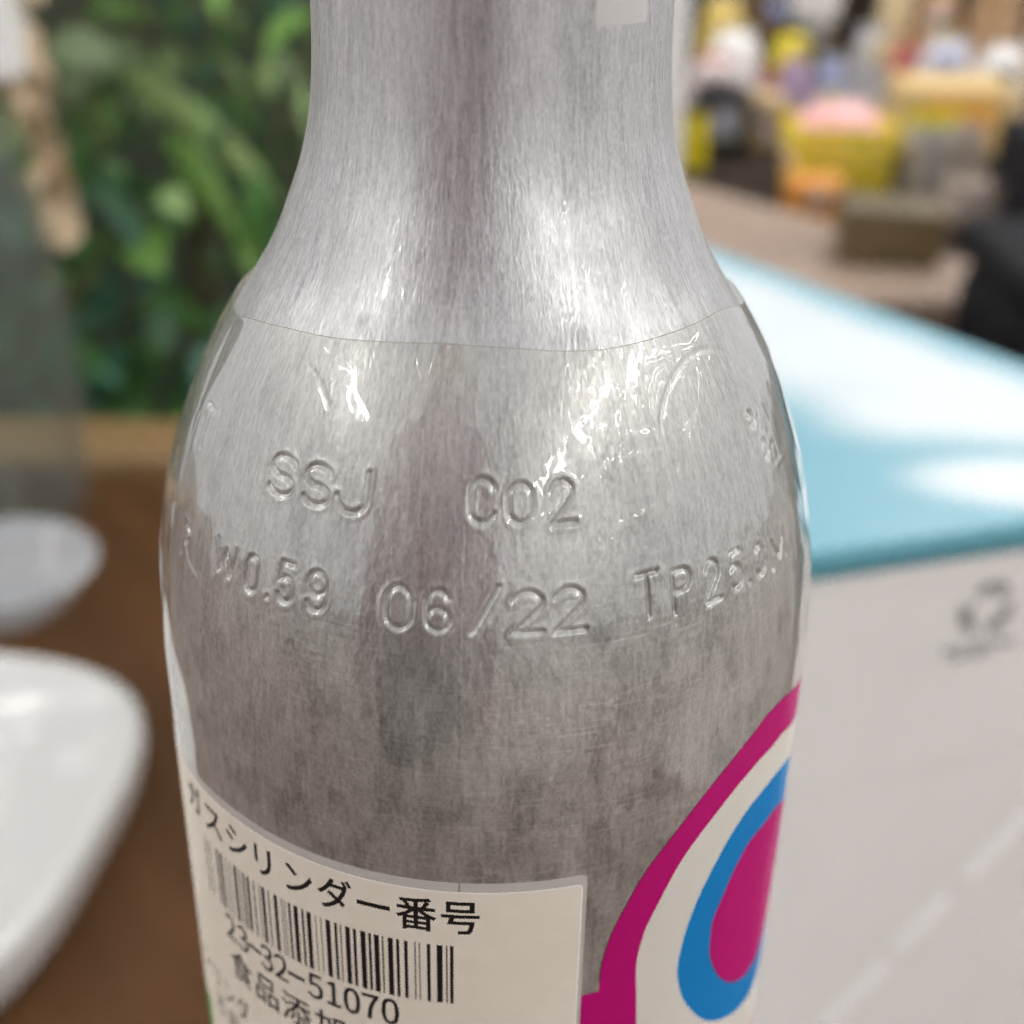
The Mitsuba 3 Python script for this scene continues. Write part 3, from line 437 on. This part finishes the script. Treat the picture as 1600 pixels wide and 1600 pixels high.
# a few long arching blades
P = [k for k in labels if k.startswith('leafy_plant')][3]
for (a, b, mat) in (((-.262, .79, .205), (-.15, .76, .125), 'light'), ((-.235, .80, .16), (-.185, .77, .10), 'mid'), ((-.30, .79, .135), (-.235, .77, .08), 'mid')):
    a, b = np.array(a), np.array(b); ts = np.linspace(0, 1, 12); mid = a + (b - a) * ts[:, None] + np.array([0, 0, .012]) * np.sin(np.pi * ts)[:, None]
    w = .011 * np.sin(np.pi * (.08 + .9 * ts)) ** .7; side = np.cross(b - a, [0, 1, .25]); side /= np.linalg.norm(side)
    V = np.stack([mid - side * w[:, None], mid + np.array([0, -.003, 0]), mid + side * w[:, None]], 1).reshape(-1, 3)
    part(P, 'long_leaf', ply(trimesh.Trimesh(V, tri(grid_faces(12, 3)), process=False), 'm_leaf_' + mat, smooth=True))
P = thing('dried_plume', 'hanging tan dried flower plume at upper left in front of the leaves', 'dried flower')
pp = [(-.296, .735, .27), (-.298, .735, .23), (-.294, .735, .19), (-.288, .735, .15), (-.296, .735, .115)]
part(P, 'stem', ply(tube(pp, .0015, 6), 'm_stem', smooth=True))
pc = PchipInterpolator(np.linspace(0, 1, 5), np.array(pp))
for j in range(80):
    c = pc(LR.random() ** 1.1) + [LR.gauss(0, .006), LR.gauss(0, .006), 0]
    place_leaf(P, 'bract', c.tolist(), LR.uniform(90, 270), LR.uniform(-90, -20), LR.uniform(-50, 50), LR.uniform(.014, .026), 'tan')
bs('m_white', two(prin((.8, .79, .77), .4)))
k = thing('white_hook_rack', 'white rounded end of a rack in the top left corner', 'rack')
part(k, 'upright', ply(rbox(.05, .03, .5, .008, (-.317, .72, .2086)), 'm_white', smooth=30)); part(k, 'foot', ply(tube([(-.33, .72, .22), (-.37, .74, .0), (-.40, .76, -.24)], .006), 'm_white', smooth=True))

# ------------------------------------------------------------------ upper right: goods on the display counter
COL = dict(gold=(.62, .45, .10), white=(.78, .76, .74), pinkwhite=(.7, .58, .56), black=(.012, .012, .014), grey=(.3, .3, .31), yellow=(.70, .58, .02), brown=(.13, .08, .04), purple=(.36, .25, .40), blue=(.28, .33, .55), beige=(.50, .36, .20), pink=(.80, .42, .42), orange=(.60, .24, .04), greyp=(.42, .41, .42), red=(.45, .05, .06), lav=(.55, .54, .60), tan=(.62, .44, .19), orangep=(.75, .36, .05), mesh=(.33, .31, .28), carton=(.12, .085, .04), maroon=(.22, .03, .035), bread=(.46, .28, .15), cream=(.72, .56, .34), pot=(.40, .33, .28))
for n_, c in COL.items(): bs('m_' + n_ + '_g', two(prin(c, .3) if n_ != 'black' else prin(c, .7, specular=.12)))
def bag(w, d, h, seed=0):
    m = trimesh.creation.icosphere(3, 1.0); v = m.vertices; v = np.sign(v) * np.abs(v) ** .62
    v *= 1 + .12 * (nfbm(v * 1.7 + seed, 3, seed) - .5)[:, None]
    v[:, 0] *= w / 2 * (1 - .15 * v[:, 2]); v[:, 1] *= d / 2 * (1 - .3 * v[:, 2]); v[:, 2] = (v[:, 2] + 1) * h / 2
    m.vertices = v; return m
CZ = -.032
def goods(name, label, catg, kind, x0, x1, z0, z1, y, col, d=None, band=None, rz=0.):
    w, h = x1 - x0, z1 - z0; d = d or w * .6; c = ((x0 + x1) / 2, y + d / 2, z0)
    k = thing(name, label, catg)
    if kind == 'box':
        part(k, 'pack', ply(rbox(w, d, h, min(.006, h / 4), c, rz), f'm_{col}_g', smooth=35))
        if band: part(k, 'panel', ply(rbox(w * .6, .003, h * .5, .001, (c[0], y - .0022, z0 + h * .28), rz), f'm_{band}_g', smooth=35))
    elif kind == 'bag':
        part(k, 'pouch', ply(moved(bag(w, d, h, len(labels)), c, rz), f'm_{col}_g', smooth=True))
        part(k, 'top_seal', ply(rbox(w * .7, .004, h * .14, .0015, (c[0], c[1], z0 + h * .95), rz), f'm_{band or col}_g', smooth=35))
    elif kind == 'basket':
        for i in range(5):
            t = i / 4; ww, dd = w * (.86 + .14 * t), d * (.86 + .14 * t); zz = z0 + (h - .008) * t
            r_ = Polygon([(-ww / 2, -dd / 2), (ww / 2, -dd / 2), (ww / 2, dd / 2), (-ww / 2, dd / 2)]); r_ = r_.difference(r_.buffer(-.004))
            m = trimesh.creation.extrude_polygon(r_, h * .15 if i < 4 else .010, engine='earcut'); part(k, 'slat' if i < 4 else 'rim', ply(moved(m, (c[0], c[1], zz), rz), f'm_{col}_g', smooth=30))
        part(k, 'base', ply(rbox(w * .85, d * .85, .006, .002, (c[0], c[1], z0 + .001), rz), f'm_{col}_g', smooth=30))
        for sx in (-.42, -.14, .14, .42): part(k, 'upright', ply(rbox(.006, .003, h * .95, .001, (c[0] + sx * w, y + .003, z0 + .002), rz), f'm_{col}_g', smooth=30))
    elif kind == 'jar':
        part(k, 'pot_wall', ply(moved(lathe([(0, 0), (w * .4, 0), (w * .48, h * .1), (w * .5, h * .6), (w * .44, h * .9), (w * .46, h), (w * .4, h), (w * .38, h * .85), (0, h * .8)], 32), c), f'm_{col}_g', smooth=40))
        if band: part(k, 'lid', ply(moved(lathe([(0, h * .98), (w * .47, h * .98), (w * .47, h * 1.08), (0, h * 1.1)], 32), c), f'm_{band}_g', smooth=40))
    if kind in ('box', 'bag') and w > .03 and name != 'brown_carton':
        for q in range(GR.randint(2, 4)):
            pw, ph = w * GR.uniform(.18, .5), h * GR.uniform(.1, .28); px = c[0] + w * GR.uniform(-.28, .28); pz = z0 + h * GR.uniform(.15, .7)
            yy = y - .0016 if kind == 'box' else y + d * .06
            part(k, 'printed_panel', ply(rbox(pw, .002, ph, .0009, (px, yy - .0008 * q - (.0025 if band else 0), pz), rz), 'm_' + GR.choice(['white', 'cream', 'red', 'black', 'lav', 'yellow', 'grey', 'pinkwhite', 'brown', 'blue']) + '_g', smooth=35))
    return k
GR = random.Random(3)
G = goods
k = thing('pale_pillar', 'pale grey pillar directly right of the cylinder neck', 'pillar'); part(k, 'shaft', ply(rbox(.11, .1, 1.9, .008, (.106, 1.27, -.72)), 'm_white', smooth=30))
part(k, 'skirting', ply(rbox(.125, .115, .08, .004, (.106, 1.27, -.72)), 'm_white', smooth=30))
G('gold_pack', 'gold yellow pouch on the back row, nearest the pillar', 'pouch', 'bag', .295, .37, CZ, .08, 2.2, 'gold', .05, 'cream')
G('white_pouch', 'white pouch below the gold pouch near the pillar', 'pouch', 'bag', .285, .365, CZ, .062, 1.98, 'white', .06)
G('pink_pouch', 'pinkish white pouch beside the pillar, in front of the white pouch', 'pouch', 'bag', .243, .312, CZ, .045, 1.86, 'pinkwhite', .05, 'red')
G('black_box', 'black box with a grey front panel, lowest row near the pillar', 'box', 'box', .228, .294, CZ, .046, 1.62, 'black', .08, 'grey')
G('yellow_tube', 'olive yellow jar touching the pillar in front of the black box', 'jar', 'jar', .200, .230, CZ, .040, 1.53, 'yellow', .03, 'black')
G('brown_box', 'dark brown box on the back row between gold pouch and white lantern', 'box', 'box', .385, .455, CZ, .095, 2.32, 'brown', .06)
G('white_lantern', 'round white paper lantern at the top edge of the picture', 'lantern', 'jar', .452, .552, CZ + .068, .15, 2.3, 'white', .1)
G('black_stand', 'black stand that carries the round white lantern', 'stand', 'box', .455, .55, CZ, CZ + .068, 2.3, 'black', .1)
G('yellow_pouch', 'small yellow pouch between the white pouch and the purple packets', 'pouch', 'bag', .398, .458, CZ + .02, .047, 2.08, 'yellow', .04)
G('maroon_tray', 'maroon tray under the small yellow pouch', 'tray', 'box', .385, .465, CZ, CZ + .02, 2.05, 'maroon', .09)
G('purple_packet', 'dull purple packet behind the yellow basket', 'packet', 'bag', .352, .402, CZ, .056, 1.78, 'purple', .03)
G('blue_packet', 'blue grey packet behind the yellow basket, right of the purple packet', 'packet', 'bag', .408, .446, CZ, .058, 1.79, 'blue', .03, 'lav')
G('beige_box', 'small beige box left of the yellow basket', 'box', 'box', .300, .348, CZ, .036, 1.66, 'beige', .06)
G('yellow_basket', 'bright yellow slatted basket in the middle of the goods', 'basket', 'basket', .312, .43, CZ, .044, 1.42, 'yellow', .10)
G('pink_parcel', 'pale pink parcel lying in the yellow basket', 'parcel', 'bag', .316, .424, CZ + .01, .064, 1.432, 'pink', .075, 'pinkwhite')
G('orange_block', 'orange brown box in front of the yellow basket', 'box', 'box', .292, .352, CZ, .012, 1.315, 'orange', .05)
G('grey_packet', 'tall translucent grey packet right of the blue packet', 'packet', 'bag', .468, .52, CZ, .086, 1.86, 'greyp', .04)
G('red_packet', 'small dark red packet standing at upper right', 'packet', 'bag', .552, .595, CZ, .05, 1.96, 'red', .03)
G('lavender_bag', 'lavender white bag above the tan carton', 'bag', 'bag', .578, .66, CZ, .068, 1.9, 'lav', .05)
G('white_bag', 'white bag at the right edge above the tan carton', 'bag', 'bag', .665, .74, CZ, .06, 1.9, 'white', .05)
G('tan_carton', 'tan display carton with an orange front panel at right', 'carton', 'box', .477, .617, CZ + .01, .064, 1.6, 'tan', .10, 'orangep')
G('grey_wire_bin', 'grey bin right of the yellow basket', 'bin', 'basket', .440, .478, CZ, .048, 1.38, 'mesh', .05)
G('clay_pot', 'grey brown clay pot in front of the tan carton', 'pot', 'jar', .496, .538, CZ, .046, 1.44, 'pot', .042)
G('clay_bowl', 'low brown bowl right of the clay pot', 'bowl', 'jar', .455, .53, CZ, .016, 1.30, 'pot', .05)
G('brown_carton', 'dark olive brown carton on the pale side table', 'carton', 'box', .292, .385, 0.0005, .052, 1.06, 'carton', .06, rz=-.12)
k = thing('black_cabinet', 'black cabinet at the right edge in front of the goods', 'cabinet'); part(k, 'cabinet_body', ply(rbox(.25, .3, .80, .01, (.635, 1.2, -.72)), 'm_black_g', smooth=30)); part(k, 'door', ply(rbox(.22, .012, .7, .004, (.635, 1.041, -.68)), 'm_black_g', smooth=30))
k = thing('black_bin', 'black bin standing behind the blue lid at the right edge', 'bin'); part(k, 'bin_body', ply(rbox(.20, .16, .76, .02, (.468, .90, -.72)), 'm_black_g', smooth=30)); part(k, 'bin_lid', ply(rbox(.21, .17, .03, .01, (.468, .90, .0405)), 'm_grey_g' if False else 'm_black_g', smooth=30))
G('bread_basket', 'reddish brown round basket at the top right corner', 'basket', 'jar', .715, .80, CZ, .11, 2.12, 'bread', .08, 'bread')
G('cream_jar', 'cream jar left of the reddish brown basket at the top edge', 'jar', 'jar', .60, .66, CZ + .03, .12, 2.25, 'cream', .06)
G('brown_block', 'brown block under the cream jar', 'block', 'box', .59, .69, CZ, CZ + .03, 2.24, 'bread', .1)
G('tan_packet', 'tan packet between the cream jar and the round basket', 'packet', 'bag', .655, .72, CZ, .10, 2.2, 'bread', .05)
k = thing('pale_pole', 'thin pale pole at the right edge of the picture', 'pole'); part(k, 'rod', ply(tube([(.66, 1.7, -.032), (.66, 1.7, .4)], .006), 'm_cream_g', smooth=True)); part(k, 'base', ply(moved(lathe([(0, 0), (.025, 0), (.025, .004), (0, .006)], 24), (.66, 1.7, CZ)), 'm_cream_g', smooth=30))

# ------------------------------------------------------------------ the person standing in front of the table: the dark plum reflection down the middle of the metal
def hulls(bones, res=.012, smooth_it=8):
    parts = []
    for a, ra, b, rb in bones:
        parts.append(m3.Manifold.batch_hull([m3.Manifold.sphere(ra, 20).translate(tuple(a)), m3.Manifold.sphere(rb, 20).translate(tuple(b))]))
    m = m3.Manifold.batch_boolean(parts, m3.OpType.Add).refine_to_length(res).to_mesh()
    t = trimesh.Trimesh(m.vert_properties[:, :3], m.tri_verts, process=True); trimesh.smoothing.filter_taubin(t, iterations=smooth_it); return t
PX, PY, PZ = -.235, -.66, -.72
def J(x, y, z): return np.array([PX + x, PY + y, PZ + z])
body, shirt, trousers, shoes = [], [], [], []
torso = [(J(-.08, 0, .98), .105, J(.08, 0, .98), .105), (J(-.075, .0, 1.12), .098, J(.075, .0, 1.12), .098), (J(-.1, 0, 1.3), .105, J(.1, 0, 1.3), .105), (J(-.08, .0, 1.12), .095, J(-.1, 0, 1.3), .1), (J(.08, .0, 1.12), .095, J(.1, 0, 1.3), .1),
         (J(-.08, 0, .98), .1, J(-.075, 0, 1.12), .098), (J(.08, 0, .98), .1, J(.075, 0, 1.12), .098), (J(-.155, -.01, 1.37), .055, J(0, 0, 1.41), .055), (J(.155, -.01, 1.37), .055, J(0, 0, 1.41), .055), (J(-.1, 0, 1.3), .1, J(-.15, -.01, 1.36), .06), (J(.1, 0, 1.3), .1, J(.15, -.01, 1.36), .06), (J(0, 0, 1.25), .1, J(0, 0, 1.38), .07)]
neck = [(J(0, -.005, 1.38), .06, J(0, .015, 1.48), .052)]
head = [(J(0, .0, 1.585), .078, J(0, .025, 1.56), .075), (J(0, .05, 1.55), .062, J(0, .065, 1.48), .036), (J(0, .02, 1.6), .082, J(0, -.02, 1.6), .082), (J(0, .105, 1.565), .009, J(0, .122, 1.53), .013), (J(-.028, .098, 1.49), .008, J(.028, .098, 1.49), .008),
        (J(-.079, .005, 1.555), .014, J(-.08, .0, 1.525), .009), (J(.079, .005, 1.555), .014, J(.08, .0, 1.525), .009), (J(-.034, .085, 1.58), .012, J(.034, .085, 1.58), .012)]
arms, sleeves, hands = [], [], []
for s in (-1, 1):
    sh, el, wr = J(s * .185, -.01, 1.36), J(s * .235, -.03, 1.06), J(s * .245, .02, .82)
    arms += [(sh, .05, el, .038), (el, .038, wr, .026)]; sleeves += [(sh, .06, el, .05), (el, .05, wr + [0, -.005, .03], .038)]
    pm = wr + [0, .015, -.08]; hands += [(wr, .025, pm, .03), (wr + [0, .03, -.03], .016, pm + [0, .03, .01], .017), (wr + [0, -.01, -.03], .016, pm + [0, -.02, .0], .016)]
    for i, (dy, l) in enumerate(((.038, .07), (.014, .078), (-.008, .073), (-.029, .058))):
        a = pm + [0, dy - .003, -.012]; b = a + [-s * .008, .002, -l * .55]; c = b + [-s * .018, .003, -l * .42]; hands += [(a, .0095, b, .0085), (b, .0085, c, .007)]
    a = wr + [0, .035, -.035]; hands += [(a, .013, a + [-s * .012, .025, -.035], .0105), (a + [-s * .012, .025, -.035], .0105, a + [-s * .016, .028, -.065], .0085)]
    hp, kn_, an = J(s * .09, 0, .93), J(s * .1, .015, .5), J(s * .105, -.02, .09)
    body += [(hp, .085, kn_, .055), (kn_, .055, an, .038), (an, .038, J(s * .115, .1, .035), .028)]
    trousers += [(hp, .1, kn_, .07), (kn_, .07, an + [0, 0, .02], .058)]
    shoes += [(an + [0, -.03, -.045], .042, J(s * .115, .09, .036), .035), (an + [0, -.01, .01], .046, an + [0, -.01, -.045], .044), (J(s * .115, .09, .036), .035, J(s * .12, .14, .03), .028)]
trousers += [(J(-.09, 0, .95), .11, J(.09, 0, .95), .11)]
PE = thing('person', 'person in plum top and dark trousers standing at the table, reflected in the metal', 'person')
bs('m_skin', two(prin((.52, .33, .24), .5))); bs('m_plum', two(prin((.17, .05, .09), .85))); bs('m_trousers', two(prin((.018, .017, .02), .85))); bs('m_shoe', two(prin((.02, .02, .02), .5))); bs('m_hair', two(prin((.012, .009, .008), .5)))
bs('m_eye', two(prin((.7, .68, .65), .15))); bs('m_iris', two(prin((.03, .018, .012), .15))); bs('m_lip', two(prin((.36, .15, .13), .5)))
part(PE, 'body', ply(hulls(body + torso + neck + head + arms + hands, .009, 6), 'm_skin', smooth=True))
grow = lambda L, d: [(a, ra + d, b, rb + d) for a, ra, b, rb in L]
part(PE, 'top', ply(hulls(grow(torso, .014) + sleeves, .014), 'm_plum', smooth=True), 'plum long sleeved top')
part(PE, 'trousers', ply(hulls(trousers, .014), 'm_trousers', smooth=True))
for i in (0, 3): part(PE, 'shoe', ply(hulls(shoes[i:i + 3], .01), 'm_shoe', smooth=True))
hair = [(J(0, -.025, 1.615), .088, J(0, .02, 1.632), .078), (J(-.03, -.04, 1.58), .07, J(-.035, -.05, 1.45), .045), (J(.03, -.04, 1.58), .07, J(.035, -.05, 1.45), .045), (J(-.066, .01, 1.61), .03, J(-.074, -.01, 1.5), .016), (J(.066, .01, 1.61), .03, J(.074, -.01, 1.5), .016)]
part(PE, 'hair', ply(hulls(hair, .01), 'm_hair', smooth=True))
for s in (-1, 1):
    e = trimesh.creation.icosphere(2, .0125); e.apply_translation(J(s * .032, .083, 1.558)); ek = part(PE, 'eye', ply(e, 'm_eye', smooth=True))
    e = trimesh.creation.icosphere(2, .0065); e.apply_translation(J(s * .032, .0905, 1.557)); part(ek, 'iris', ply(e, 'm_iris', smooth=True))
part(PE, 'mouth', ply(hulls([(J(-.018, .104, 1.49), .005, J(0, .108, 1.491), .0065), (J(.018, .104, 1.49), .005, J(0, .108, 1.491), .0065)], .004, 3), 'm_lip', smooth=True))
